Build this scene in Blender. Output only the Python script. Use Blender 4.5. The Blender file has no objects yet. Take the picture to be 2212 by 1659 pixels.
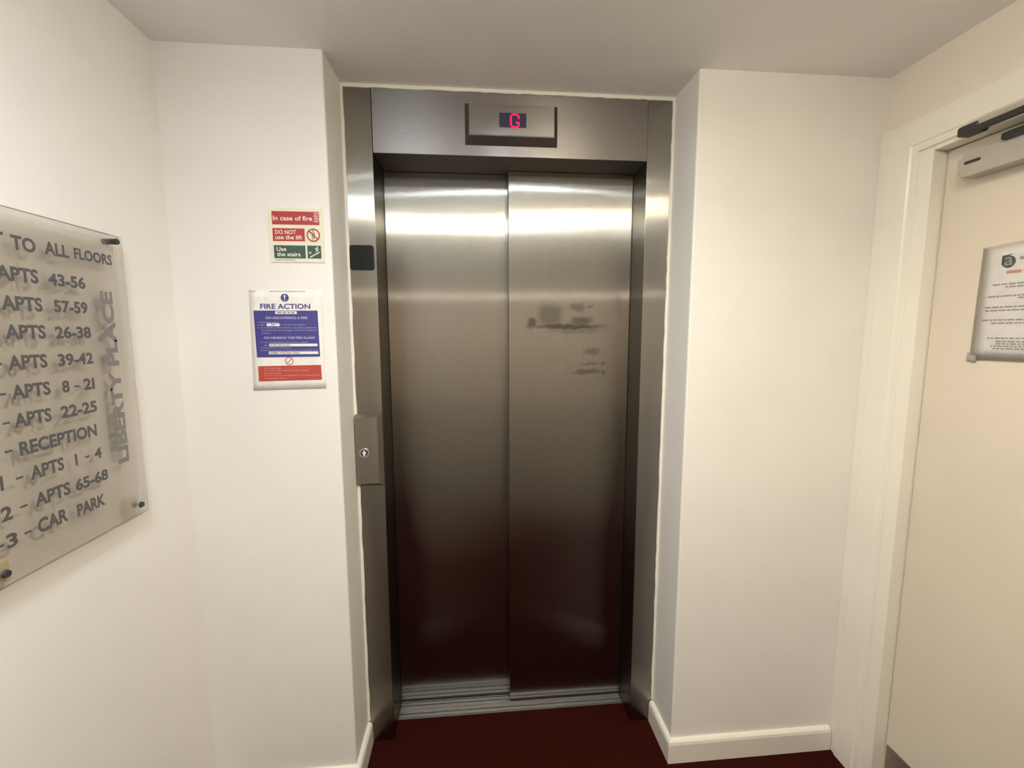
import bpy, bmesh, math, random
from mathutils import Vector, Matrix

scene = bpy.context.scene
C = scene.collection
random.seed(4)

# ------------------------------------------------------------------ camera
F_PX = 946.31
cd = bpy.data.cameras.new('camera')
cd.sensor_fit = 'HORIZONTAL'
cd.sensor_width = 36.0
cd.lens = F_PX / 2212 * 36.0
cd.clip_start = 0.02
cam = bpy.data.objects.new('camera', cd)
C.objects.link(cam)
PITCH, YAW, ROLL = -0.1153, -0.0857, -0.0027
fwd = Vector((-math.sin(YAW) * math.cos(PITCH), math.cos(YAW) * math.cos(PITCH), math.sin(PITCH)))
rgt = fwd.cross(Vector((0, 0, 1))).normalized()
upv = rgt.cross(fwd)
c_, s_ = math.cos(ROLL), math.sin(ROLL)
r2 = rgt * c_ + upv * s_
u2 = -rgt * s_ + upv * c_
m = Matrix((r2, u2, -fwd)).transposed().to_4x4()
m.translation = Vector((-0.1357, -1.3394, 1.5053))
cam.matrix_world = m
scene.camera = cam

# ------------------------------------------------------------------ world / exposure
w = bpy.data.worlds.new('world')
scene.world = w
w.use_nodes = True
w.node_tree.nodes['Background'].inputs[0].default_value = (0, 0, 0, 1)
w.node_tree.nodes['Background'].inputs[1].default_value = 0.0
vs = scene.view_settings
vs.view_transform = 'Standard'
vs.look = 'None'
vs.exposure = 0.64
vs.gamma = 1.0
vs.use_curve_mapping = False

# lamps of the place, the last two added for more light: (x, y, kind, strength, colour); built as fixtures further down
# (x, y, kind, strength of the diffuser, watts thrown downwards, colour, label)
LAMPS = [
    (0.00, -0.50, 'spot', 110.0, 0.0, (0.84, 0.92, 1.0), 'small round cool white downlight in the ceiling nearest the lift'),
    (0.32, -1.02, 'drum', 27.0, 3.6, (1.0, 0.89, 0.68), 'round warm drum light on the ceiling beside the downlight'),
    (-0.46, -1.10, 'drum', 22.0, 3.0, (0.93, 0.97, 1.0), 'round neutral drum light added to brighten the walls, by the left lobby wall'),  # added lamp with no known source, brightens the front and left walls
    (0.05, -7.00, 'drum', 60.0, 10.0, (1.0, 0.88, 0.74), 'round warm drum light added to brighten the lobby end wall'),  # added lamp out of view, lights the end wall mirrored in the doors
]

# ------------------------------------------------------------------ dimensions (metres)
XL, XR, HC, YB = -0.981, 1.148, 2.2804, -7.8     # left wall, right wall, ceiling, back wall
NL, NR, ND = -0.5416, 0.5400, 0.163              # niche sides and depth (front of the lift frame)
OL, OR, OH = -0.450, 0.450, 2.0774               # lift opening
XA = 1.133                                       # face of the door architrave

# ------------------------------------------------------------------ materials
def new_mat(name):
    mt = bpy.data.materials.new(name)
    mt.use_nodes = True
    nt = mt.node_tree
    return mt, nt, nt.nodes['Principled BSDF']

def bump_noise(nt, b, scale, strength, detail=4, dist=0.002, vec=None):
    n = nt.nodes.new('ShaderNodeTexNoise')
    n.inputs['Scale'].default_value = scale
    n.inputs['Detail'].default_value = detail
    g = nt.nodes.new('ShaderNodeNewGeometry')
    if vec is None:
        nt.links.new(g.outputs['Position'], n.inputs['Vector'])
    else:
        mp = nt.nodes.new('ShaderNodeMapping')
        mp.inputs['Scale'].default_value = vec
        nt.links.new(g.outputs['Position'], mp.inputs['Vector'])
        nt.links.new(mp.outputs['Vector'], n.inputs['Vector'])
    bp = nt.nodes.new('ShaderNodeBump')
    bp.inputs['Strength'].default_value = strength
    bp.inputs['Distance'].default_value = dist
    nt.links.new(n.outputs['Fac'], bp.inputs['Height'])
    nt.links.new(bp.outputs['Normal'], b.inputs['Normal'])
    return n, bp

def noise_colour(nt, b, c1, c2, scale, detail=3, lo=0.35, hi=0.65, vec=(1, 1, 1)):
    g = nt.nodes.new('ShaderNodeNewGeometry')
    mp = nt.nodes.new('ShaderNodeMapping')
    mp.inputs['Scale'].default_value = vec
    n = nt.nodes.new('ShaderNodeTexNoise')
    n.inputs['Scale'].default_value = scale
    n.inputs['Detail'].default_value = detail
    r = nt.nodes.new('ShaderNodeValToRGB')
    r.color_ramp.elements[0].position = lo
    r.color_ramp.elements[1].position = hi
    r.color_ramp.elements[0].color = (*c1, 1)
    r.color_ramp.elements[1].color = (*c2, 1)
    nt.links.new(g.outputs['Position'], mp.inputs['Vector'])
    nt.links.new(mp.outputs['Vector'], n.inputs['Vector'])
    nt.links.new(n.outputs['Fac'], r.inputs['Fac'])
    nt.links.new(r.outputs['Color'], b.inputs['Base Color'])
    return r

def paint(name, c, rough, scale=90, strength=0.12, var=0.02):
    mt, nt, b = new_mat(name)
    noise_colour(nt, b, tuple(v * (1 - var) for v in c), tuple(min(1, v * (1 + var)) for v in c), 2.5)
    b.inputs['Roughness'].default_value = rough
    bump_noise(nt, b, scale, strength)
    return mt

def plain(name, c, rough=0.5, metal=0.0, spec=0.5):
    mt, nt, b = new_mat(name)
    noise_colour(nt, b, tuple(v * 0.97 for v in c), tuple(min(1, v * 1.03) for v in c), 40)
    b.inputs['Roughness'].default_value = rough
    b.inputs['Metallic'].default_value = metal
    b.inputs['Specular IOR Level'].default_value = spec
    return mt

def emit(name, c, strength):
    mt, nt, b = new_mat(name)
    b.inputs['Base Color'].default_value = (*[min(1, v) for v in c], 1)
    b.inputs['Emission Color'].default_value = (*c, 1)
    b.inputs['Emission Strength'].default_value = strength
    return mt

def soft_boxes(nt, boxes, edge=0.006, wob=0.006):
    """mask of soft edged smears: boxes of (x0, x1, z0, z1, weight) in world x and z"""
    g = nt.nodes.new('ShaderNodeNewGeometry')
    n = nt.nodes.new('ShaderNodeTexNoise')
    n.inputs['Scale'].default_value = 28
    n.inputs['Detail'].default_value = 3
    nt.links.new(g.outputs['Position'], n.inputs['Vector'])
    sc = nt.nodes.new('ShaderNodeVectorMath'); sc.operation = 'SCALE'
    sub = nt.nodes.new('ShaderNodeVectorMath'); sub.operation = 'SUBTRACT'
    sub.inputs[1].default_value = (0.5, 0.5, 0.5)
    nt.links.new(n.outputs['Color'], sub.inputs[0])
    nt.links.new(sub.outputs[0], sc.inputs[0])
    sc.inputs['Scale'].default_value = wob * 2.4
    add = nt.nodes.new('ShaderNodeVectorMath'); add.operation = 'ADD'
    nt.links.new(g.outputs['Position'], add.inputs[0])
    nt.links.new(sc.outputs[0], add.inputs[1])
    sep = nt.nodes.new('ShaderNodeSeparateXYZ')
    nt.links.new(add.outputs[0], sep.inputs[0])
    def math_(op, a, bb):
        k = nt.nodes.new('ShaderNodeMath'); k.operation = op
        for i, v in enumerate((a, bb)):
            if v is None: continue
            if isinstance(v, (int, float)): k.inputs[i].default_value = v
            else: nt.links.new(v, k.inputs[i])
        return k.outputs[0]
    tot = None
    for x0, x1, z0, z1, wt in boxes:
        dx = math_('DIVIDE', math_('SUBTRACT', sep.outputs[0], (x0 + x1) / 2), (x1 - x0) / 2 * 1.15)
        dz = math_('DIVIDE', math_('SUBTRACT', sep.outputs[2], (z0 + z1) / 2), (z1 - z0) / 2 * 1.25)
        d = math_('POWER', math_('ADD', math_('POWER', math_('ABSOLUTE', dx, None), 3.0), math_('POWER', math_('ABSOLUTE', dz, None), 3.0)), 0.3333)
        mr = nt.nodes.new('ShaderNodeMapRange'); mr.interpolation_type = 'SMOOTHSTEP'
        mr.inputs['From Min'].default_value = 1.35
        mr.inputs['From Max'].default_value = 0.45
        mr.inputs['To Min'].default_value = 0
        mr.inputs['To Max'].default_value = wt
        nt.links.new(d, mr.inputs['Value'])
        tot = mr.outputs[0] if tot is None else math_('MAXIMUM', tot, mr.outputs[0])
    return tot

def steel(name, c, along, spread=0.7, sharp=0.08, broad=0.24, mix=0.4, grain=(300, 300, 3), stains=None, wave=0.02):
    """brushed steel: the grain scatters reflections along one direction only ('x' horizontally, 'z' vertically)"""
    mt, nt, b = new_mat(name)
    r = noise_colour(nt, b, tuple(v * 0.96 for v in c), tuple(v * 1.03 for v in c), 1.0, 2, 0.3, 0.7, grain)
    col = r.outputs['Color']
    N = nt.nodes.new
    def vm(op, *ins):
        k = N('ShaderNodeVectorMath'); k.operation = op
        for i, v in enumerate(ins):
            if isinstance(v, tuple): k.inputs[i].default_value = v
            else: nt.links.new(v, k.inputs[i])
        return k
    g = N('ShaderNodeNewGeometry')
    # slight waviness of the sheet
    _, bp = bump_noise(nt, b, 2.2, wave, 2, 0.01)
    if along == 'x': tan = vm('CROSS_PRODUCT', g.outputs['True Normal'], (0, 0, 1)).outputs[0]
    else: tan = vm('CROSS_PRODUCT', g.outputs['True Normal'], (1, 0, 0)).outputs[0]
    # microscopic scratches: tilt of the surface across the grain
    tot = None
    for k in range(3):
        wn = N('ShaderNodeTexWhiteNoise'); wn.noise_dimensions = '3D'
        sc = vm('MULTIPLY_ADD', g.outputs['Position'], (4096.0 + 911 * k,) * 3, (3.1 * k, 1.7 * k, 0.3 * k))
        nt.links.new(sc.outputs[0], wn.inputs['Vector'])
        if tot is None: tot = wn.outputs['Value']
        else:
            ad = N('ShaderNodeMath'); ad.operation = 'ADD'
            nt.links.new(tot, ad.inputs[0]); nt.links.new(wn.outputs['Value'], ad.inputs[1]); tot = ad.outputs[0]
    ma = N('ShaderNodeMath'); ma.operation = 'MULTIPLY_ADD'
    nt.links.new(tot, ma.inputs[0]); ma.inputs[1].default_value = spread * 2 / 3; ma.inputs[2].default_value = -spread
    ts = N('ShaderNodeVectorMath'); ts.operation = 'SCALE'
    nt.links.new(tan, ts.inputs[0]); nt.links.new(ma.outputs[0], ts.inputs['Scale'])
    nn = vm('NORMALIZE', vm('ADD', bp.outputs['Normal'], ts.outputs[0]).outputs[0]).outputs[0]
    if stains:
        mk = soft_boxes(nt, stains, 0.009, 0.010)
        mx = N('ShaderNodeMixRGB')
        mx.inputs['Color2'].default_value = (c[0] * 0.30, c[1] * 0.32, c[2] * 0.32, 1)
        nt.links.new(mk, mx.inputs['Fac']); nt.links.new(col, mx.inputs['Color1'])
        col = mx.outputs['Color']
    g1 = N('ShaderNodeBsdfGlossy'); g1.inputs['Roughness'].default_value = sharp
    g2 = N('ShaderNodeBsdfGlossy'); g2.inputs['Roughness'].default_value = broad
    ms = N('ShaderNodeMixShader'); ms.inputs[0].default_value = mix
    for q in (g1, g2):
        nt.links.new(col, q.inputs['Color']); nt.links.new(nn, q.inputs['Normal'])
    nt.links.new(g1.outputs[0], ms.inputs[1]); nt.links.new(g2.outputs[0], ms.inputs[2])
    nt.links.new(ms.outputs[0], nt.nodes['Material Output'].inputs['Surface'])
    nt.nodes.remove(b)
    return mt

M = {}
M['wall'] = paint('wall_paint', (0.86, 0.835, 0.79), 0.62)
M['ceiling'] = paint('ceiling_paint', (0.89, 0.875, 0.86), 0.75)
M['wall_warm'] = paint('cream_wall_paint', (0.84, 0.765, 0.665), 0.6)
M['gloss'] = paint('gloss_trim_paint', (0.86, 0.82, 0.73), 0.32, 30, 0.05)
M['door'] = paint('cream_door_paint', (0.74, 0.66, 0.54), 0.38, 25, 0.06, 0.03)
M['back_wall'] = paint('lobby_end_paint', (0.62, 0.50, 0.42), 0.7)
ST = (0.345, 0.335, 0.305)
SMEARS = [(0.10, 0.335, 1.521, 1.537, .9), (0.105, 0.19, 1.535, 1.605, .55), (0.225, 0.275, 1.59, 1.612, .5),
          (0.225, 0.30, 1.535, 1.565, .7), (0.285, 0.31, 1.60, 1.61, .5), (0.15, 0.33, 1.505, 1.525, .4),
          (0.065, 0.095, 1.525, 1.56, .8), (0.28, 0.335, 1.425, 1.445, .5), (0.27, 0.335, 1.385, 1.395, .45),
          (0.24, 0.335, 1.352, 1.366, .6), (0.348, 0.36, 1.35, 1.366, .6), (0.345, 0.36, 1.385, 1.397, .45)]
M['steel_door'] = steel('brushed_steel_door', ST, 'x')
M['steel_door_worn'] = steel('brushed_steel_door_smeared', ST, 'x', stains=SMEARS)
M['steel_jamb'] = steel('brushed_steel_jamb', ST, 'x')
M['steel_head'] = steel('brushed_steel_header', (0.29, 0.275, 0.268), 'z', 0.40, 0.24, 0.38, 0.6, (3, 300, 300))
M['steel_plate'] = steel('brushed_steel_plate', (0.29, 0.275, 0.265), 'z', 0.30, 0.2, 0.35, 0.6, (3, 300, 300))
M['steel_call'] = steel('brushed_steel_call_plate', (0.36, 0.34, 0.30), 'x', 0.3, 0.25, 0.4, 0.6)
M['alu'] = plain('aluminium_sill', (0.33, 0.325, 0.32), 0.42, 1.0)
M['chrome'] = plain('chrome', (0.85, 0.84, 0.82), 0.15, 1.0)
M['dark_gap'] = plain('dark_gap', (0.015, 0.013, 0.012), 0.7)
M['screen'] = plain('display_glass', (0.045, 0.045, 0.085), 0.25)
M['led'] = emit('red_led', (1.0, 0.0, 0.06), 1.2)
M['black_gloss'] = plain('black_plastic', (0.014, 0.016, 0.019), 0.22, 0.0, 0.25)
M['black_matt'] = plain('black_metal', (0.03, 0.028, 0.03), 0.45)
M['arrow'] = plain('white_arrow_enamel', (0.9, 0.9, 0.88), 0.4)
M['button'] = plain('button_cap', (0.07, 0.06, 0.06), 0.3)
M['closer'] = plain('closer_grey_paint', (0.50, 0.46, 0.40), 0.38, 0.25)
M['kick'] = plain('kick_plate_metal', (0.30, 0.25, 0.21), 0.4, 0.6)
M['photolum'] = plain('photoluminescent_plastic', (0.80, 0.79, 0.62), 0.35)
M['sign_red'] = plain('sign_red', (0.44, 0.036, 0.040), 0.4)
M['sign_red2'] = plain('notice_red', (0.48, 0.070, 0.052), 0.35)
M['sign_green'] = plain('sign_green', (0.042, 0.090, 0.065), 0.4)
M['sign_blue'] = plain('notice_blue', (0.058, 0.055, 0.245), 0.35)
M['print_pale'] = plain('pale_print', (0.80, 0.78, 0.68), 0.45)
M['print_pink'] = plain('red_panel_print', (0.80, 0.42, 0.36), 0.45)
M['print_lav'] = plain('blue_panel_print', (0.50, 0.50, 0.72), 0.45)
M['print_black'] = plain('black_print', (0.05, 0.05, 0.055), 0.5)
M['print_grey'] = plain('grey_print', (0.33, 0.31, 0.29), 0.5)
M['print_rose'] = plain('rose_print', (0.62, 0.26, 0.22), 0.5)
M['paper'] = plain('white_paper', (0.86, 0.84, 0.80), 0.45)
M['paper_b'] = plain('notice_paper', (0.78, 0.74, 0.72), 0.4)
M['letter'] = plain('charcoal_lettering', (0.085, 0.08, 0.085), 0.5)
M['letter_grey'] = plain('grey_lettering', (0.20, 0.19, 0.18), 0.5)
M['logo_green'] = plain('dark_green_print', (0.035, 0.065, 0.055), 0.5)
M['putty'] = plain('cream_putty', (0.76, 0.68, 0.46), 0.6)

def carpet():
    mt, nt, b = new_mat('dark_red_carpet')
    noise_colour(nt, b, (0.020, 0.0020, 0.0010), (0.050, 0.0052, 0.0024), 420, 2)
    b.inputs['Roughness'].default_value = 0.95
    b.inputs['Specular IOR Level'].default_value = 0.1
    bump_noise(nt, b, 500, 0.6, 2, 0.004)
    return mt
M['carpet'] = carpet()

def clear(name, tint, gloss, alpha_white=0.0, rough=0.06):
    mt = bpy.data.materials.new(name); mt.use_nodes = True
    nt = mt.node_tree; nt.nodes.clear()
    out = nt.nodes.new('ShaderNodeOutputMaterial')
    tr = nt.nodes.new('ShaderNodeBsdfTransparent'); tr.inputs[0].default_value = (*tint, 1)
    gl = nt.nodes.new('ShaderNodeBsdfGlossy'); gl.inputs['Roughness'].default_value = rough
    df = nt.nodes.new('ShaderNodeBsdfDiffuse'); df.inputs[0].default_value = (0.75, 0.72, 0.67, 1)
    fr = nt.nodes.new('ShaderNodeFresnel'); fr.inputs[0].default_value = gloss
    m1 = nt.nodes.new('ShaderNodeMixShader'); m1.inputs[0].default_value = alpha_white
    m2 = nt.nodes.new('ShaderNodeMixShader')
    nt.links.new(tr.outputs[0], m1.inputs[1]); nt.links.new(df.outputs[0], m1.inputs[2])
    nt.links.new(fr.outputs[0], m2.inputs[0])
    nt.links.new(m1.outputs[0], m2.inputs[1]); nt.links.new(gl.outputs[0], m2.inputs[2])
    nt.links.new(m2.outputs[0], out.inputs[0])
    return mt
M['acrylic'] = clear('clear_acrylic', (0.93, 0.92, 0.905), 1.22, 0.04, 0.3)
M['sleeve'] = clear('plastic_sleeve', (0.985, 0.985, 0.98), 1.2, 0.02, 0.2)
M['tape'] = clear('clear_tape', (0.9, 0.9, 0.9), 1.6, 0.35, 0.1)

# ------------------------------------------------------------------ helpers
def link(name, bm, mat, parent=None, smooth=False):
    me = bpy.data.meshes.new(name)
    bmesh.ops.recalc_face_normals(bm, faces=bm.faces)
    bm.to_mesh(me); bm.free()
    me.materials.append(mat)
    if smooth:
        for f in me.polygons: f.use_smooth = True
    o = bpy.data.objects.new(name, me)
    C.objects.link(o)
    if parent is not None: adopt(o, parent)
    return o

def adopt(o, parent):
    o.parent = parent
    # parts are modelled in room coordinates
    base = Vector((0, 0, 0)); p = parent
    while p is not None:
        base += Vector(p.location) if p.type == 'EMPTY' else Vector((0, 0, 0))
        p = p.parent
    if parent.type == 'EMPTY':
        o.matrix_parent_inverse = Matrix.Translation(-base)

def thing(name, label, cat, loc, group=None):
    o = bpy.data.objects.new(name, None)
    o.empty_display_size = 0.05
    C.objects.link(o); o.location = loc
    o['label'] = label; o['category'] = cat
    if group: o['group'] = group
    return o

def struct(o):
    o['kind'] = 'structure'
    return o

def add_box(bm, x0, x1, y0, y1, z0, z1):
    vs_ = [bm.verts.new(p) for p in ((x0, y0, z0), (x1, y0, z0), (x1, y1, z0), (x0, y1, z0),
                                     (x0, y0, z1), (x1, y0, z1), (x1, y1, z1), (x0, y1, z1))]
    for f in ((0, 3, 2, 1), (4, 5, 6, 7), (0, 1, 5, 4), (1, 2, 6, 5), (2, 3, 7, 6), (3, 0, 4, 7)):
        bm.faces.new([vs_[i] for i in f])

def box(name, b6, mat, parent=None, bevel=0.0, seg=2):
    bm = bmesh.new()
    add_box(bm, *b6)
    if bevel:
        bmesh.ops.bevel(bm, geom=bm.edges[:], offset=bevel, segments=seg, affect='EDGES', profile=0.5)
    return link(name, bm, mat, parent)

def boxes(name, lst, mat, parent=None, bevel=0.0):
    bm = bmesh.new()
    for b6 in lst: add_box(bm, *b6)
    if bevel:
        bmesh.ops.bevel(bm, geom=bm.edges[:], offset=bevel, segments=2, affect='EDGES', profile=0.5)
    return link(name, bm, mat, parent)

class Plane:
    """a flat face in the room: a, b are room coordinates along it, h is the height off it"""
    def __init__(s, fn): s.P = fn
FRONT = lambda y: Plane(lambda a, b, h: Vector((a, y - h, b)))
LEFT = lambda x: Plane(lambda a, b, h: Vector((x + h, a, b)))
RIGHT = lambda x: Plane(lambda a, b, h: Vector((x - h, -a, b)))     # a = -y

def flat(name, polys, pl, h, mat, parent):
    bm = bmesh.new()
    for poly in polys:
        bm.faces.new([bm.verts.new(pl.P(a, b, h)) for a, b in poly])
    return link(name, bm, mat, parent)

def slab(name, poly, pl, h0, h1, mat, parent, bevel=0.0):
    """outline of a solid plate from height h0 to h1"""
    bm = bmesh.new()
    lo = [bm.verts.new(pl.P(a, b, h0)) for a, b in poly]
    hi = [bm.verts.new(pl.P(a, b, h1)) for a, b in poly]
    bm.faces.new(lo); bm.faces.new(hi[::-1])
    n = len(poly)
    for i in range(n):
        bm.faces.new((lo[i], lo[(i + 1) % n], hi[(i + 1) % n], hi[i]))
    if bevel:
        top = set(hi)
        eds = [e for e in bm.edges if e.verts[0] in top and e.verts[1] in top]
        bmesh.ops.bevel(bm, geom=eds, offset=bevel, segments=2, affect='EDGES')
    return link(name, bm, mat, parent)

def rect(a0, a1, b0, b1): return [(a0, b0), (a1, b0), (a1, b1), (a0, b1)]
def rrect(a0, a1, b0, b1, r, n=5):
    out = []
    for cx, cy, t0 in ((a1 - r, b0 + r, -90), (a1 - r, b1 - r, 0), (a0 + r, b1 - r, 90), (a0 + r, b0 + r, 180)):
        for i in range(n + 1):
            t = math.radians(t0 + 90 * i / n)
            out.append((cx + r * math.cos(t), cy + r * math.sin(t)))
    return out
def disc(cx, cy, r, n=32): return [(cx + r * math.cos(2 * math.pi * i / n), cy + r * math.sin(2 * math.pi * i / n)) for i in range(n)]
def ring(cx, cy, r0, r1, n=32):
    o = disc(cx, cy, r1, n); i_ = disc(cx, cy, r0, n)
    return [[i_[k], o[k], o[(k + 1) % n], i_[(k + 1) % n]] for k in range(n)]
def stroke(p, q, wd):
    d = Vector((q[0] - p[0], q[1] - p[1])).normalized() * wd / 2
    n = (-d.y, d.x)
    return [(p[0] + n[0], p[1] + n[1]), (p[0] - n[0], p[1] - n[1]), (q[0] - n[0], q[1] - n[1]), (q[0] + n[0], q[1] + n[1])]

def glyphs(s, bold=0.0):
    """2-D vertices and faces of a line of print (Blender's built-in sans letterforms)"""
    cu = bpy.data.curves.new('print', 'FONT')
    cu.body = s; cu.size = 1.0; cu.resolution_u = 3; cu.offset = bold
    cu.fill_mode = 'FRONT'
    ob = bpy.data.objects.new('print', cu)
    C.objects.link(ob)
    dg = bpy.context.evaluated_depsgraph_get()
    me = bpy.data.meshes.new_from_object(ob.evaluated_get(dg))
    v = [(q.co.x, q.co.y) for q in me.vertices]
    f = [tuple(q.vertices) for q in me.polygons]
    bpy.data.objects.remove(ob); bpy.data.curves.remove(cu); bpy.data.meshes.remove(me)
    return v, f

def lettering(name, lines, pl, h, mat, parent, bold=0.012, rot=False, label=None):
    """lines: (text, a0, a1, b0, b1) each fitted into its own rectangle, each a part of its own"""
    o = None
    for s, a0, a1, b0, b1 in lines:
        bm = bmesh.new()
        v, f = glyphs(s, bold)
        x0 = min(p[0] for p in v); x1 = max(p[0] for p in v)
        y0 = min(p[1] for p in v); y1 = max(p[1] for p in v)
        if rot:                                       # reads upwards
            fa = (a1 - a0) / (y1 - y0); fb = (b1 - b0) / (x1 - x0)
            pts = [(a1 - (p[1] - y0) * fa, b0 + (p[0] - x0) * fb) for p in v]
        else:
            fb = (b1 - b0) / (y1 - y0)
            fa = (a1 - a0) / (x1 - x0)
            pts = [(a0 + (p[0] - x0) * fa, b0 + (p[1] - y0) * fb) for p in v]
        vv = [bm.verts.new(pl.P(a, b, h)) for a, b in pts]
        for q in f:
            try: bm.faces.new([vv[i] for i in q])
            except ValueError: pass
        o = link(name, bm, mat, parent)
        if label: o['label'] = label
    return o

def word_bars(a0, a1, b0, b1, seed):
    """a line of print too small to read: a row of word-length marks"""
    rn = random.Random(seed); out = []; a = a0; hgt = b1 - b0
    while a < a1 - hgt:
        wl = min(rn.uniform(1.2, 5.0) * hgt, a1 - a)
        out.append(rect(a, a + wl, b0, b1)); a += wl + hgt * 0.7
    return out

def tube(bm, p, q, r, n=14, r2=None):
    p, q = Vector(p), Vector(q); d = (q - p).normalized()
    t = d.cross(Vector((0.3, 0.5, 0.81))).normalized(); s = d.cross(t)
    r2 = r if r2 is None else r2
    A = [bm.verts.new(p + (t * math.cos(2 * math.pi * i / n) + s * math.sin(2 * math.pi * i / n)) * r) for i in range(n)]
    B = [bm.verts.new(q + (t * math.cos(2 * math.pi * i / n) + s * math.sin(2 * math.pi * i / n)) * r2) for i in range(n)]
    bm.faces.new(A); bm.faces.new(B[::-1])
    for i in range(n): bm.faces.new((A[i], A[(i + 1) % n], B[(i + 1) % n], B[i]))

# ------------------------------------------------------------------ room shell
T = 0.12
struct(box('floor', (XL - T, XR + T, YB - T, 0.246, -0.10, 0.0), M['carpet']))
struct(box('ceiling', (XL - T, XR + T, YB - T, 0.45, HC, HC + 0.1), M['ceiling']))
struct(box('wall_left', (XL - T, XL, YB, 0.40, 0.0, HC), M['wall']))
struct(box('wall_back', (XL - T, XR + T, YB - T, YB, 0.0, HC), M['back_wall']))

def pier(name, outline):
    """a wall block from its plan outline, with the exposed corner slightly rounded"""
    bm = bmesh.new()
    lo = [bm.verts.new((x, y, 0.0)) for x, y in outline]
    hi = [bm.verts.new((x, y, HC)) for x, y in outline]
    bm.faces.new(lo); bm.faces.new(hi)
    n = len(outline)
    for i in range(n): bm.faces.new((lo[i], lo[(i + 1) % n], hi[(i + 1) % n], hi[i]))
    return struct(link(name, bm, M['wall']))
def arc_corner(x, y, r, sx):
    return [(x + sx * (-r + r * math.sin(t)) , y + r - r * math.cos(t)) for t in [math.pi / 2 * i / 4 for i in range(5)]]
pier('wall_front_left', [(XL, 0.40), (XL, 0.0)] + arc_corner(NL, 0.0, 0.006, 1) + [(NL, 0.40)])
pier('wall_front_right', [(XR, 0.40), (XR, 0.0)] + arc_corner(NR, 0.0, 0.006, -1) + [(NR, 0.40)])
# right wall with the doorway cut out
DY0, DY1, DZ = -0.12, -1.02, 2.035          # rough opening
struct(boxes('wall_right', [(XR, XR + T, DY0, 0.40, 0.0, HC), (XR, XR + T, DY1, DY0, DZ, HC), (XR, XR + T, YB, DY1, 0.0, HC)], M['wall_warm']))

# skirting boards: a profile with a rounded top
def skirting(name, path, side):
    """path of plan points along the wall; side gives the outward offset for each point"""
    prof = [(0.0, 0.0), (0.016, 0.0), (0.016, 0.070), (0.0135, 0.079), (0.008, 0.084), (0.0, 0.086)]
    bm = bmesh.new(); rows = []
    for (x, y), (ox, oy) in zip(path, side):
        rows.append([bm.verts.new((x + ox * d, y + oy * d, z)) for d, z in prof])
    n = len(prof)
    for a, b in zip(rows, rows[1:]):
        for i in range(n): bm.faces.new((a[i], a[(i + 1) % n], b[(i + 1) % n], b[i]))
    bm.faces.new(rows[0]); bm.faces.new(rows[-1])
    return struct(link(name, bm, M['gloss']))
skirting('baseboard_niche_left', [(NL, ND - 0.002), (NL, 0.0), (XL, 0.0)], [(1, 0), (1, -1), (1, -1)])
skirting('baseboard_niche_right', [(NR, ND - 0.002), (NR, 0.0), (XA - 0.001, 0.0)], [(-1, 0), (-1, -1), (0, -1)])
skirting('baseboard_left', [(XL, 0.0), (XL, YB)], [(1, -1), (1, 0)])

# ragged white plaster edge left around the steel lift surround
def ragged(name, a0, a1, horiz):
    bm = bmesh.new(); n = 60; rows = []
    for i in range(n + 1):
        t = i / n; j = random.uniform(-0.0012, 0.0012)
        if horiz:
            x = a0 + (a1 - a0) * t; e = HC - 0.0105 + j
            pts = [(x, ND - 0.004, HC), (x, ND - 0.004, e), (x, ND + 0.004, e), (x, ND + 0.004, HC)]
        else:
            z = 0.09 + (HC - 0.0105 - 0.09) * t; sx = 1 if a0 < 0 else -1; e = a0 + sx * (0.008 + j)
            pts = [(a0, ND - 0.004, z), (e, ND - 0.004, z), (e, ND + 0.004, z), (a0, ND + 0.004, z)]
        rows.append([bm.verts.new(p) for p in pts])
    for a, b in zip(rows, rows[1:]):
        for k in range(4): bm.faces.new((a[k], a[(k + 1) % 4], b[(k + 1) % 4], b[k]))
    bm.faces.new(rows[0]); bm.faces.new(rows[-1])
    return struct(link(name, bm, M['gloss']))
ragged('trim_1', NL, NR, True)
ragged('trim_2', NL, NL, False)
ragged('trim_3', NR, NR, False)

# ------------------------------------------------------------------ the lift
lift = thing('elevator', 'brushed stainless steel lift doors with steel surround set in white niche', 'elevator', (0, 0.25, 0))
FT = HC - 0.009
box('jamb', (NL + 0.006, OL, ND, 0.352, 0.0, FT), M['steel_jamb'], lift, 0.0012)
box('jamb', (OR, NR - 0.006, ND, 0.352, 0.0, FT), M['steel_jamb'], lift, 0.0012)
box('header', (OL + 0.0012, OR - 0.0002, ND, 0.352, OH, FT), M['steel_head'], lift, 0.0012)
box('door_panel', (OL + 0.001, 0.03, 0.326, 0.350, 0.012, OH - 0.0005), M['steel_door'], lift, 0.001)
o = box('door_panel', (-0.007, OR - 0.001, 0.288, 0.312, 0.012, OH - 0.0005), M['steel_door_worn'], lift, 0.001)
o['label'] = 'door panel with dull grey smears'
sill = box('sill', (OL, OR, 0.246, 0.352, -0.03, 0.003), M['alu'], lift)
for y0, y1 in ((0.248, 0.262), (0.266, 0.276), (0.286, 0.300), (0.304, 0.316), (0.320, 0.334)):
    box('sill_rib', (OL + 0.001, OR - 0.001, y0, y1, 0.002, 0.0085), M['alu'], sill, 0.001)

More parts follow.
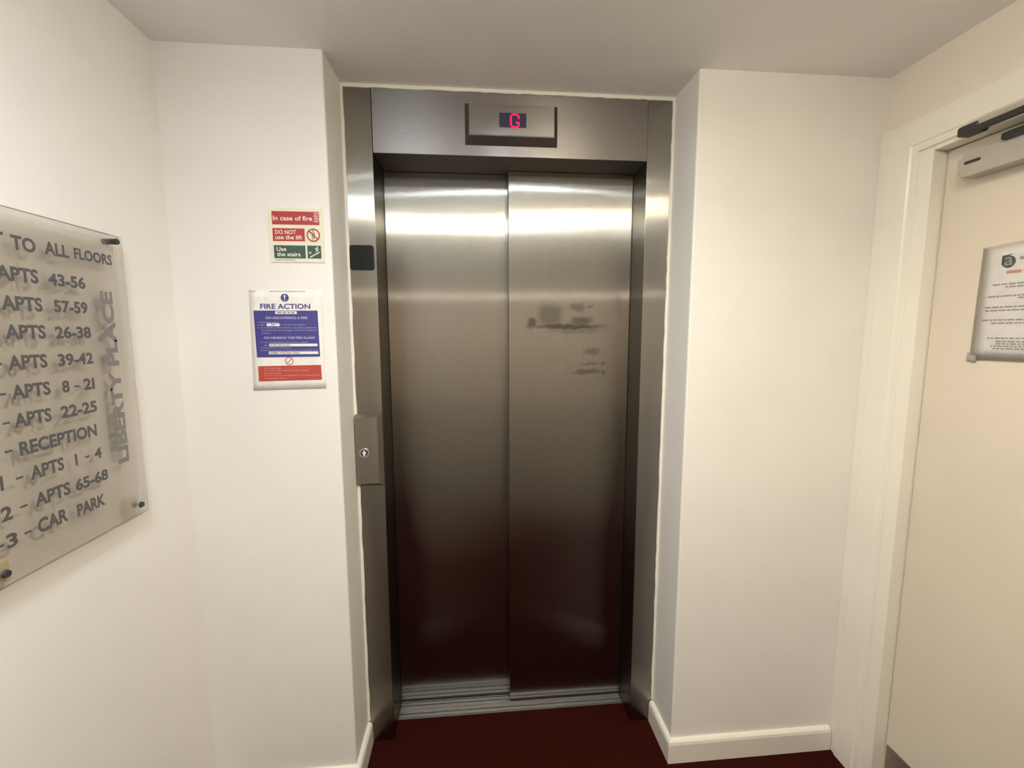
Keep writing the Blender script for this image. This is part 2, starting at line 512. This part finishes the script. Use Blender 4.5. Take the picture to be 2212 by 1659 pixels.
# ------------------------------------------------------------------ floor indicator over the doors
ind = thing('floor_indicator', 'small grey steel box with lit red letter G above the lift doors', 'indicator', (-0.006, ND, 2.11))
def frustum(name, a0, a1, b0, b1, depth, il, ir, ib, it, pl, mat, parent, lip=0.002):
    bm = bmesh.new()
    A = [bm.verts.new(pl.P(a, b, 0)) for a, b in rect(a0, a1, b0, b1)]
    L = [bm.verts.new(pl.P(a, b, lip)) for a, b in rect(a0, a1, b0, b1)]
    B = [bm.verts.new(pl.P(a, b, depth)) for a, b in rect(a0 + il, a1 - ir, b0 + ib, b1 - it)]
    bm.faces.new(A); top = bm.faces.new(B)
    for X, Y in ((A, L), (L, B)):
        for i in range(4): bm.faces.new((X[i], X[(i + 1) % 4], Y[(i + 1) % 4], Y[i]))
    bmesh.ops.bevel(bm, geom=[e for e in top.edges], offset=0.0012, segments=2, affect='EDGES')
    return link(name, bm, mat, parent)
pf = FRONT(ND)
frustum('plate', -0.156, 0.144, 2.1105, 2.2355, 0.018, 0.013, 0.013, 0.025, 0.008, pf, M['steel_plate'], ind)
slab('display_screen', rect(-0.0465, 0.040, 2.1605, 2.204), pf, 0.0150, 0.0185, M['screen'], ind)
gx0, gx1, gz0, gz1, st, ch = -0.0125, 0.0185, 2.1590, 2.2030, 0.0060, 0.008
G = [[(gx0, gz0 + ch), (gx0 + st, gz0 + ch), (gx0 + st, gz1 - ch), (gx0, gz1 - ch)],
     [(gx0, gz1 - ch), (gx0 + st, gz1 - ch - .001), (gx0 + st + .002, gz1 - st), (gx0 + ch, gz1)],
     [(gx0 + ch, gz1), (gx0 + st + .002, gz1 - st), (gx1 - st - .002, gz1 - st), (gx1 - ch, gz1)],
     [(gx1 - ch, gz1), (gx1 - st - .002, gz1 - st), (gx1 - st, gz1 - ch - .002), (gx1, gz1 - ch)],
     [(gx1, gz1 - ch), (gx1 - st, gz1 - ch - .002), (gx1 - st, gz1 - .016), (gx1, gz1 - .016)],
     [(gx0, gz0 + ch), (gx0 + ch, gz0), (gx0 + st + .002, gz0 + st), (gx0 + st, gz0 + ch + .001)],
     [(gx0 + ch, gz0), (gx1 - ch, gz0), (gx1 - st - .002, gz0 + st), (gx0 + st + .002, gz0 + st)],
     [(gx1 - ch, gz0), (gx1, gz0 + ch), (gx1 - st, gz0 + ch + .001), (gx1 - st - .002, gz0 + st)],
     [(gx1, gz0 + ch), (gx1, gz0 + .019), (gx1 - st, gz0 + .019), (gx1 - st, gz0 + ch + .001)],
     [(gx1 - st, gz0 + .019), (gx1 - st - .006, gz0 + .019), (gx1 - st - .006, gz0 + .0135), (gx1 - st, gz0 + .0135)]]
flat('lit_letter', G, pf, 0.0192, M['led'], ind)['label'] = 'glowing red letter G'

# ------------------------------------------------------------------ call panel
call = thing('call_panel', 'tall grey steel call panel with round up-arrow button beside lift doors', 'lift button', (-0.495, ND, 0.985))
frustum('plate', -0.5400, -0.4515, 0.984, 1.236, 0.020, 0.001, 0.013, 0.013, 0.013, pf, M['steel_call'], call)
bm = bmesh.new()
tube(bm, pf.P(-0.5095, 1.105, 0.019), pf.P(-0.5095, 1.105, 0.024), 0.0165, 28, 0.0155)
btn = link('button', bm, M['chrome'], call)
slab('button_face', disc(-0.5095, 1.105, 0.0130, 28), pf, 0.0235, 0.0246, M['button'], btn)
flat('up_arrow', [[(-0.5095, 1.1165), (-0.5160, 1.1040), (-0.5125, 1.1020), (-0.5125, 1.0960), (-0.5065, 1.0945), (-0.5065, 1.1020), (-0.5030, 1.1040)]],
     pf, 0.0250, M['arrow'], btn)

# black reader pane on the jamb
rd = slab('reader_panel', rrect(-0.5340, -0.4580, 1.7115, 1.7905, 0.008), pf, 0.0, 0.004, M['black_gloss'], None, 0.001)
rd['label'] = 'square black glossy panel with rounded corners on the left lift jamb'
rd['category'] = 'panel'

# ------------------------------------------------------------------ fire instruction sign
p0 = FRONT(0.0)
s1 = thing('fire_sign', 'small cream plastic sign reading In case of fire, do not use the lift', 'sign', (-0.636, 0, 1.709))
slab('plate', rect(-0.7105, -0.5610, 1.7090, 1.8578), p0, 0.0, 0.0025, M['photolum'], s1, 0.0004)
h = 0.0028
flat('red_panel', [rect(-0.7007, -0.5713, 1.8133, 1.8497)], p0, h, M['sign_red'], s1)
flat('red_panel', [rect(-0.7010, -0.6133, 1.7676, 1.8033)], p0, h, M['sign_red'], s1)
flat('green_panel', [rect(-0.7002, -0.6134, 1.7200, 1.7561)], p0, h, M['sign_green'], s1)
flat('green_panel', [rect(-0.6083, -0.5703, 1.7200, 1.7563)], p0, h, M['sign_green'], s1)
h = 0.0031
lettering('lettering', [('In case of fire', -0.6978, -0.5905, 1.8245, 1.8375),
                        ('DO NOT', -0.6940, -0.6370, 1.7868, 1.7985),
                        ('use the lift', -0.6940, -0.6205, 1.7725, 1.7845),
                        ('Use', -0.6925, -0.6660, 1.7400, 1.7515),
                        ('the stairs', -0.6925, -0.6280, 1.7255, 1.7370)], p0, h, M['print_pale'], s1, 0.018)
fl = []
for k in range(4):
    b = 1.8175 + k * 0.0072
    for i in range(3):
        a = -0.5868 + i * 0.0042 + (k % 2) * 0.0015
        fl.append(stroke((a, b + 0.0045 - i * 0.0012), (a + 0.0046, b + 0.0075 - i * 0.001 + 0.002), 0.0017))
flat('flame_symbol', fl, p0, h, M['print_pale'], s1)
flat('no_lift_person', [disc(-0.5895, 1.7965, 0.0028, 12), rect(-0.5942, -0.5850, 1.7805, 1.7930), rect(-0.5930, -0.5902, 1.7725, 1.7805), rect(-0.5890, -0.5862, 1.7725, 1.7805)], p0, h, M['print_grey'], s1)
flat('prohibition_ring', ring(-0.5895, 1.7852, 0.0150, 0.0185) + [stroke((-0.6015, 1.7965), (-0.5775, 1.7740), 0.0034)], p0, h + 0.0003, M['sign_red'], s1)
man = [disc(-0.5805, 1.7520, 0.0021, 10), stroke((-0.5808, 1.7495), (-0.5830, 1.7435), 0.0042), stroke((-0.5812, 1.7488), (-0.5878, 1.7478), 0.0018),
       stroke((-0.5805, 1.7482), (-0.5765, 1.7460), 0.0018), stroke((-0.5830, 1.7440), (-0.5775, 1.7405), 0.0024), stroke((-0.5832, 1.7440), (-0.5845, 1.7390), 0.0022)]
st_ = []
for k in range(7):
    st_.append(rect(-0.6020 + k * 0.0038, -0.6020 + k * 0.0038 + 0.0052, 1.7233 + k * 0.0021, 1.7233 + k * 0.0021 + 0.0028))
flat('stair_symbol', man + st_ + [[(-0.6040, 1.7335), (-0.5975, 1.7340), (-0.6025, 1.7395)], stroke((-0.6005, 1.7362), (-0.5975, 1.7385), 0.0022)], p0, h, M['print_pale'], s1)
flat('maker_print', word_bars(-0.6980, -0.6400, 1.7140, 1.7165, 3), p0, h, M['print_grey'], s1)

# ------------------------------------------------------------------ fire action notice (laminated sheet, hung a little askew)
s2 = thing('fire_action_notice', 'laminated white notice headed FIRE ACTION with blue and red panels', 'notice', (-0.68, 0, 1.337))
def sheet(name, quad, pl, hf, mat, parent, nu=10, nv=12, thick=0.0006):
    """a slightly curling sheet: quad corners bottom-left, bottom-right, top-right, top-left"""
    bm = bmesh.new(); lay = []
    for off in (0.0, thick):
        g = []
        for j in range(nv + 1):
            row = []
            for i in range(nu + 1):
                u, v = i / nu, j / nv
                a = (quad[0][0] * (1 - u) + quad[1][0] * u) * (1 - v) + (quad[3][0] * (1 - u) + quad[2][0] * u) * v
                b = (quad[0][1] * (1 - u) + quad[1][1] * u) * (1 - v) + (quad[3][1] * (1 - u) + quad[2][1] * u) * v
                row.append(bm.verts.new(pl.P(a, b, hf(u, v) + off)))
            g.append(row)
        lay.append(g)
    for k, g in enumerate(lay):
        for j in range(nv):
            for i in range(nu):
                bm.faces.new((g[j][i], g[j][i + 1], g[j + 1][i + 1], g[j + 1][i]))
    a, b = lay
    for i in range(nu):
        bm.faces.new((a[0][i], a[0][i + 1], b[0][i + 1], b[0][i])); bm.faces.new((a[nv][i], a[nv][i + 1], b[nv][i + 1], b[nv][i]))
    for j in range(nv):
        bm.faces.new((a[j][0], a[j + 1][0], b[j + 1][0], b[j][0])); bm.faces.new((a[j][nu], a[j + 1][nu], b[j + 1][nu], b[j][nu]))
    return link(name, bm, mat, parent, True)
sheet('paper_sheet', [(-0.7830, 1.3400), (-0.5760, 1.3440), (-0.5735, 1.6330), (-0.7775, 1.6310)], p0, lambda u, v: 0.0006 + 0.0007 * max(0, 0.12 - v) / 0.12 * abs(2 * u - 1), M['paper'], s2)
h = 0.0020
blue = flat('blue_panel', [[(-0.7670, 1.4373), (-0.5888, 1.4387), (-0.5896, 1.5724), (-0.7681, 1.5722)]], p0, h, M['sign_blue'], s2)
redp = flat('red_panel', [[(-0.7664, 1.3668), (-0.5870, 1.3699), (-0.5875, 1.4140), (-0.7660, 1.4115)]], p0, h, M['sign_red2'], s2)
flat('mandatory_symbol', [disc(-0.6792, 1.6093, 0.0112)], p0, h, M['sign_blue'], s2)
flat('exclamation_mark', [[(-0.6812, 1.6170), (-0.6818, 1.6145), (-0.6802, 1.6062), (-0.6784, 1.6062), (-0.6770, 1.6145), (-0.6776, 1.6170)], disc(-0.6793, 1.6030, 0.0018, 12)], p0, h + .0003, M['paper'], s2)
lettering('heading', [('FIRE ACTION', -0.7487, -0.6092, 1.5770, 1.5920)], p0, h, M['sign_blue'], s2, 0.022)
for q in (word_bars(-0.7760, -0.7580, 1.6265, 1.6282, 1), word_bars(-0.7200, -0.6180, 1.6265, 1.6282, 2), word_bars(-0.7640, -0.7520, 1.3490, 1.3505, 5)):
    flat('print_line', q, p0, h, M['print_grey'], s2)
for q in [rect(-0.7080, -0.6480, 1.5625, 1.5705), rect(-0.7340, -0.6980, 1.5275, 1.5355), rect(-0.7310, -0.5945, 1.4690, 1.4768), rect(-0.7330, -0.5935, 1.4460, 1.4540)]:
    flat('white_box', [q], p0, h + .0003, M['paper'], s2)
lettering('box_print', [('999', -0.7215, -0.7105, 1.5292, 1.5338), ('DO NOT USE THE LIFTS', -0.7290, -0.6720, 1.4706, 1.4752),
                        ('ASSEMBLY POINT EAST STREET', -0.7320, -0.6450, 1.4477, 1.4522)], p0, h + .0006, M['print_black'], s2, 0.02)
flat('box_print', word_bars(-0.7030, -0.6535, 1.5643, 1.5685, 9), p0, h + .0006, M['print_grey'], s2)
lettering('panel_heading', [('ON DISCOVERING A FIRE', -0.7360, -0.6190, 1.5480, 1.5550), ('ON HEARING THE FIRE ALARM', -0.7440, -0.6015, 1.4905, 1.4975)], p0, h + .0003, M['print_lav'], s2, 0.02)
lettering('panel_print', [('1. Sound the alarm.', -0.7590, -0.7000, 1.5370, 1.5412),
                          ('2. Dial', -0.7590, -0.7400, 1.5295, 1.5337), ('to call the Fire Brigade.', -0.6960, -0.6260, 1.5290, 1.5337),
                          ('3. If possible, tackle the fire using the appliances', -0.7590, -0.5945, 1.5205, 1.5252),
                          ('provided. Do not endanger yourself or others in', -0.7500, -0.5940, 1.5130, 1.5177),
                          ('doing so.', -0.7500, -0.7230, 1.5050, 1.5097),
                          ('4. Leave the building by the nearest available', -0.7560, -0.6220, 1.4785, 1.4830), ('exit.', -0.7460, -0.7350, 1.4705, 1.4745),
                          ('5. Close all doors behind you.', -0.7550, -0.6680, 1.4625, 1.4668),
                          ('6. Report to person in charge of your assembly point', -0.7560, -0.5930, 1.4552, 1.4595)], p0, h + .0003, M['print_lav'], s2, 0.0)
lettering('red_panel_print', [('Do not take risks.', -0.7490, -0.7000, 1.4030, 1.4075), ('Do not stop to collect personal belongings in the building', -0.7490, -0.6230, 1.3960, 1.4005),
                              ('Do not use the lifts', -0.7490, -0.7030, 1.3885, 1.3930), ('Do not return to the building for any reason unless', -0.7490, -0.5930, 1.3810, 1.3858),
                              ('authorised to do so', -0.7490, -0.6890, 1.3738, 1.3783)], p0, h + .0003, M['print_pink'], s2, 0.0)
flat('prohibition_symbol', ring(-0.6772, 1.4260, 0.0100, 0.0118) + [stroke((-0.6845, 1.4187), (-0.6700, 1.4333), 0.0017)], p0, h, M['sign_red2'], s2)

# ------------------------------------------------------------------ clear acrylic directory on the left wall
SX = XL + 0.022
dr = thing('floor_directory', 'clear acrylic directory sign with grey lettering listing apartments by floor', 'sign', (XL, -0.39, 1.067))
box('acrylic_sheet', (SX - 0.004, SX + 0.004, -0.577, -0.207, 1.066, 1.7305), M['acrylic'], dr, 0.0008)
pd = LEFT(SX + 0.0045)
def row(b, a_apts, word, num, w_apts, n0, n1, hh=0.0265, dash=None, lead=None):
    out = [(word, a_apts, w_apts, b, b + hh)]
    if num: out.append((num, n0, n1, b + 0.0015, b + hh))
    return out
L = []
L += [('LIFT', -0.563, -0.4745, 1.6580, 1.6835), ('TO', -0.4630, -0.4180, 1.6565, 1.6830), ('ALL', -0.4015, -0.3500, 1.6590, 1.6840), ('FLOORS', -0.3385, -0.2428, 1.6605, 1.6835)]
APT = [(1.6000, -0.4950, -0.4200, '43-56', -0.4010, -0.3192), (1.5480, -0.4930, -0.4190, '57-59', -0.3960, -0.3203), (1.4970, -0.4930, -0.4190, '26-38', -0.4000, -0.3190),
       (1.4420, -0.4950, -0.4230, '39-42', -0.4010, -0.3206), (1.3895, -0.4960, -0.4235, None, 0, 0), (1.3385, -0.4980, -0.4280, '22-25', -0.4085, -0.3248),
       (1.2370, -0.4820, -0.4150, None, 0, 0), (1.1840, -0.4800, -0.4080, '65-68', -0.3960, -0.3158)]
for b, a0, a1, num, n0, n1 in APT:
    L.append(('APTS', a0, a1, b, b + 0.0265))
    if num: L.append((num, n0, n1, b, b + 0.0250))
L += [('8', -0.3995, -0.3830, 1.3890, 1.4135), ('2I', -0.3510, -0.3241, 1.3885, 1.4130)]
L += [('I', -0.3905, -0.3850, 1.2370, 1.2610), ('4', -0.3440, -0.3261, 1.2368, 1.2605)]
L += [('RECEPTION', -0.4950, -0.3319, 1.2868, 1.3130), ('CAR', -0.4810, -0.4200, 1.1330, 1.1610), ('PARK', -0.3990, -0.3305, 1.1310, 1.1570)]
L += [('0', -0.552, -0.533, 1.288, 1.314), ('I', -0.5345, -0.529, 1.236, 1.262), ('2', -0.5400, -0.5210, 1.181, 1.207), ('3', -0.5370, -0.5180, 1.131, 1.157)]
lettering('lettering', L, pd, 0, M['letter'], dr, 0.036)
D = []
for a0, a1, b in [(-0.517, -0.505, b) for b in (1.613, 1.561, 1.510, 1.4545, 1.4020, 1.3510)] + [(-0.520, -0.507, 1.301), (-0.508, -0.495, 1.2490), (-0.507, -0.494, 1.1955), (-0.506, -0.493, 1.1455),
                  (-0.553, -0.541, 1.2480), (-0.557, -0.545, 1.1930), (-0.554, -0.542, 1.1420), (-0.3730, -0.3610, 1.3990), (-0.3670, -0.3560, 1.2480)]:
    D.append(rect(a0, a1, b - 0.002, b + 0.002))
for q in D: flat('dash', [q], pd, 0, M['letter'], dr)
lettering('building_name', [('LIBERTY PLACE', -0.2850, -0.2520, 1.2080, 1.6010)], pd, 0, M['letter_grey'], dr, 0.05, rot=True, label='larger pale grey vertical lettering')
for i, (a, b, kind) in enumerate([(-0.226, 1.7170, 0), (-0.558, 1.7170, 0), (-0.2300, 1.0900, 1), (-0.5440, 1.0900, 1)]):
    bm = bmesh.new()
    if kind == 0:
        tube(bm, (XL, a, b), (SX + 0.009, a, b), 0.0065, 16)
        link('standoff', bm, M['black_matt'], dr)
    else:
        tube(bm, (SX + 0.003, a, b), (SX + 0.0075, a, b), 0.0075, 16, 0.006)
        link('screw_cap', bm, M['black_matt'], dr)
        box('putty_pad', (XL, SX - 0.0042, a - 0.030, a + 0.017, b - 0.020, b + 0.022), M['putty'], dr, 0.004)['label'] = 'cream lump of fixing putty'

# ------------------------------------------------------------------ doorway in the right wall
d1 = bpy.data.objects.new('door_1', None); C.objects.link(d1); d1.location = (XR, -0.57, 0); d1['kind'] = 'structure'
XD = 1.182
# architrave: far leg, head, near leg, with a moulded inner edge
def moulding(name, parent):
    out = []
    prof = [(0.0, 0.0), (0.0, 0.0145), (0.003, 0.0165), (0.072, 0.0165), (0.076, 0.012), (0.084, 0.012), (0.088, 0.0155), (0.094, 0.0155), (0.0965, 0.010), (0.0965, 0.0)]
    def sweep(pts, dirs, nm):
        bm = bmesh.new(); rows = []
        for (y, z), (dy, dz) in zip(pts, dirs):
            rows.append([bm.verts.new((XR - hh, y + dy * d, z + dz * d)) for d, hh in prof])
        n = len(prof)
        for a, b in zip(rows, rows[1:]):
            for i in range(n): bm.faces.new((a[i], a[(i + 1) % n], b[(i + 1) % n], b[i]))
        bm.faces.new(rows[0]); bm.faces.new(rows[-1])
        return link(nm, bm, M['gloss'], parent)
    ya, yb, zt = -0.030, -1.110, 2.113
    sweep([(ya, 0.0), (ya, zt)], [(-1, 0), (-1, -1)], name)
    sweep([(ya, zt), (yb, zt)], [(-1, -1), (1, -1)], name)
    sweep([(yb, zt), (yb, 0.0)], [(1, -1), (1, 0)], name)
moulding('architrave', d1)
box('corner_fillet', (XA + 0.002, XR, -0.030, -0.0005, 0.0, 2.113), M['gloss'], d1, 0.001)
# lining with its stop
boxes('door_lining', [(1.140, 1.268, -0.165, -0.118, 0, 2.0365), (1.140, 1.268, -1.022, -0.975, 0, 2.0365), (1.140, 1.268, -0.975, -0.165, 2.006, 2.0365)], M['gloss'], d1, 0.002)
box('door_leaf', (XD, XD + 0.044, -0.972, -0.168, 0.006, 2.003), M['door'], d1, 0.0015)
box('kick_plate', (XD - 0.002, XD, -0.965, -0.172, 0.012, 0.180), M['kick'], d1, 0.0004)
boxes('threshold', [(XR - 0.004, 1.268, -0.975, -0.165, -0.004, 0.004)], M['kick'], d1)

# door closer
dc = thing('door_closer', 'grey overhead door closer with black slide arm on cream door', 'door closer', (XD, -0.36, 1.9))
pr = RIGHT(XD)
slab('body', rrect(0.234, 0.470, 1.905, 1.963, 0.012), pr, 0.0, 0.045, M['closer'], dc, 0.006)
slab('slot_mark', rrect(0.250, 0.287, 1.9350, 1.9425, 0.002), pr, 0.044, 0.0458, M['black_matt'], dc)
box('spindle_cover', (XD - 0.058, XD - 0.012, -0.45, -0.335, 1.960, 1.977), M['black_matt'], dc, 0.004)
box('slide_rail', (1.108, 1.140, -0.520, -0.255, 2.014, 2.026), M['closer'], dc, 0.002)
box('rail_end_cap', (1.104, 1.140, -0.298, -0.250, 2.000, 2.024), M['black_matt'], dc, 0.006, 3)
box('slide_arm', (1.100, 1.110, -0.510, -0.290, 1.997, 2.011), M['black_matt'], dc, 0.002)

# paper notice in a plastic sleeve on the door
nt_ = thing('paper_notice', 'white printed paper notice in clear sleeve taped to cream door', 'notice', (XD, -0.385, 1.432))
sheet('paper_sheet', [(0.292, 1.442), (0.500, 1.444), (0.493, 1.722), (0.291, 1.712)], pr, lambda u, v: 0.0010 + 0.0006 * math.sin(u * 5) ** 2, M['paper_b'], nt_)
sheet('clear_sleeve', [(0.280, 1.433), (0.508, 1.436), (0.501, 1.728), (0.284, 1.720)], pr, lambda u, v: 0.0034 + 0.0006 * math.sin(u * 4 + v * 3) ** 2, M['sleeve'], nt_, thick=0.0003)
h = 0.0027
flat('logo', [[(0.327, 1.6935), (0.327, 1.672)] + [(0.342 + 0.014 * math.cos(t), 1.677 + 0.0145 * math.sin(t)) for t in [math.radians(-120 + 15 * i) for i in range(15)]] + [(0.350, 1.6955)]], pr, h, M['logo_green'], nt_)
lettering('logo_letter', [('a', 0.333, 0.351, 1.668, 1.689)], pr, h + .0002, M['print_grey'], nt_, 0.01)
flat('heading_print', word_bars(0.364, 0.43, 1.679, 1.686, 4), pr, h, M['print_grey'], nt_)
flat('red_heading', word_bars(0.340, 0.45, 1.6485, 1.6555, 6), pr, h, M['print_rose'], nt_)
for k, (a0, a1, b) in enumerate([(0.314, 0.47, 1.6215), (0.341, 0.44, 1.6145), (0.306, 0.48, 1.5925), (0.37, 0.47, 1.5865), (0.302, 0.48, 1.5655), (0.303, 0.47, 1.5575), (0.299, 0.48, 1.5335), (0.32, 0.46, 1.5255),
                                  (0.315, 0.47, 1.4880), (0.335, 0.47, 1.4800), (0.335, 0.48, 1.4740), (0.325, 0.46, 1.4680), (0.330, 0.47, 1.4620)]):
    flat('print_line', word_bars(a0, a1, b, b + 0.0034, 20 + k), pr, h, M['print_grey'], nt_)
sheet('tape_piece', [(0.274, 1.430), (0.298, 1.426), (0.298, 1.444), (0.280, 1.452)], pr, lambda u, v: 0.0048 + 0.004 * (1 - u) * v, M['tape'], nt_, 4, 4)['label'] = 'crumpled shiny clear tape'

# ------------------------------------------------------------------ ceiling lights of the lobby, with the added ones
def lamp(x, y, kind, strength, watts, col, label):
    if kind == 'spot':
        t = thing('downlight', label, 'light', (x, y, HC))
        bm = bmesh.new()
        prof = [(0.045, HC - 0.001), (0.045, HC - 0.016), (0.049, HC - 0.018), (0.056, HC - 0.016), (0.060, HC - 0.001)]
        rows = [[bm.verts.new((x + r * math.cos(k * math.pi / 20), y + r * math.sin(k * math.pi / 20), z)) for r, z in prof] for k in range(40)]
        for k in range(40):
            p, q = rows[k], rows[(k + 1) % 40]
            for i in range(len(prof) - 1): bm.faces.new((p[i], p[i + 1], q[i + 1], q[i]))
        link('bezel', bm, M['black_matt'], t)
        bm = bmesh.new(); tube(bm, (x, y, HC), (x, y, HC - 0.006), 0.0445, 32)
        link('lens', bm, emit('downlight_lens', col, strength), t)
    else:
        t = thing('ceiling_light', label, 'light', (x, y, HC), 'drum lights along the lobby ceiling')
        bm = bmesh.new(); tube(bm, (x, y, HC), (x, y, HC - 0.02), 0.165, 40); link('base', bm, M['paper'], t)
        bm = bmesh.new(); tube(bm, (x, y, HC - 0.02), (x, y, HC - 0.068), 0.152, 40, 0.138)
        link('diffuser', bm, emit('drum_diffuser', col, strength), t)
        ld = bpy.data.lights.new('wall_fill', 'AREA')  # area light added under the diffuser, brightens walls but stays dim in the doors
        ld.shape = 'DISK'; ld.size = 0.24; ld.energy = watts; ld.color = col; ld.spread = math.radians(150)
        lo = bpy.data.objects.new('wall_fill', ld); C.objects.link(lo)
        adopt(lo, t); lo.location = (x, y, HC - 0.0695)
for a in LAMPS: lamp(*a)
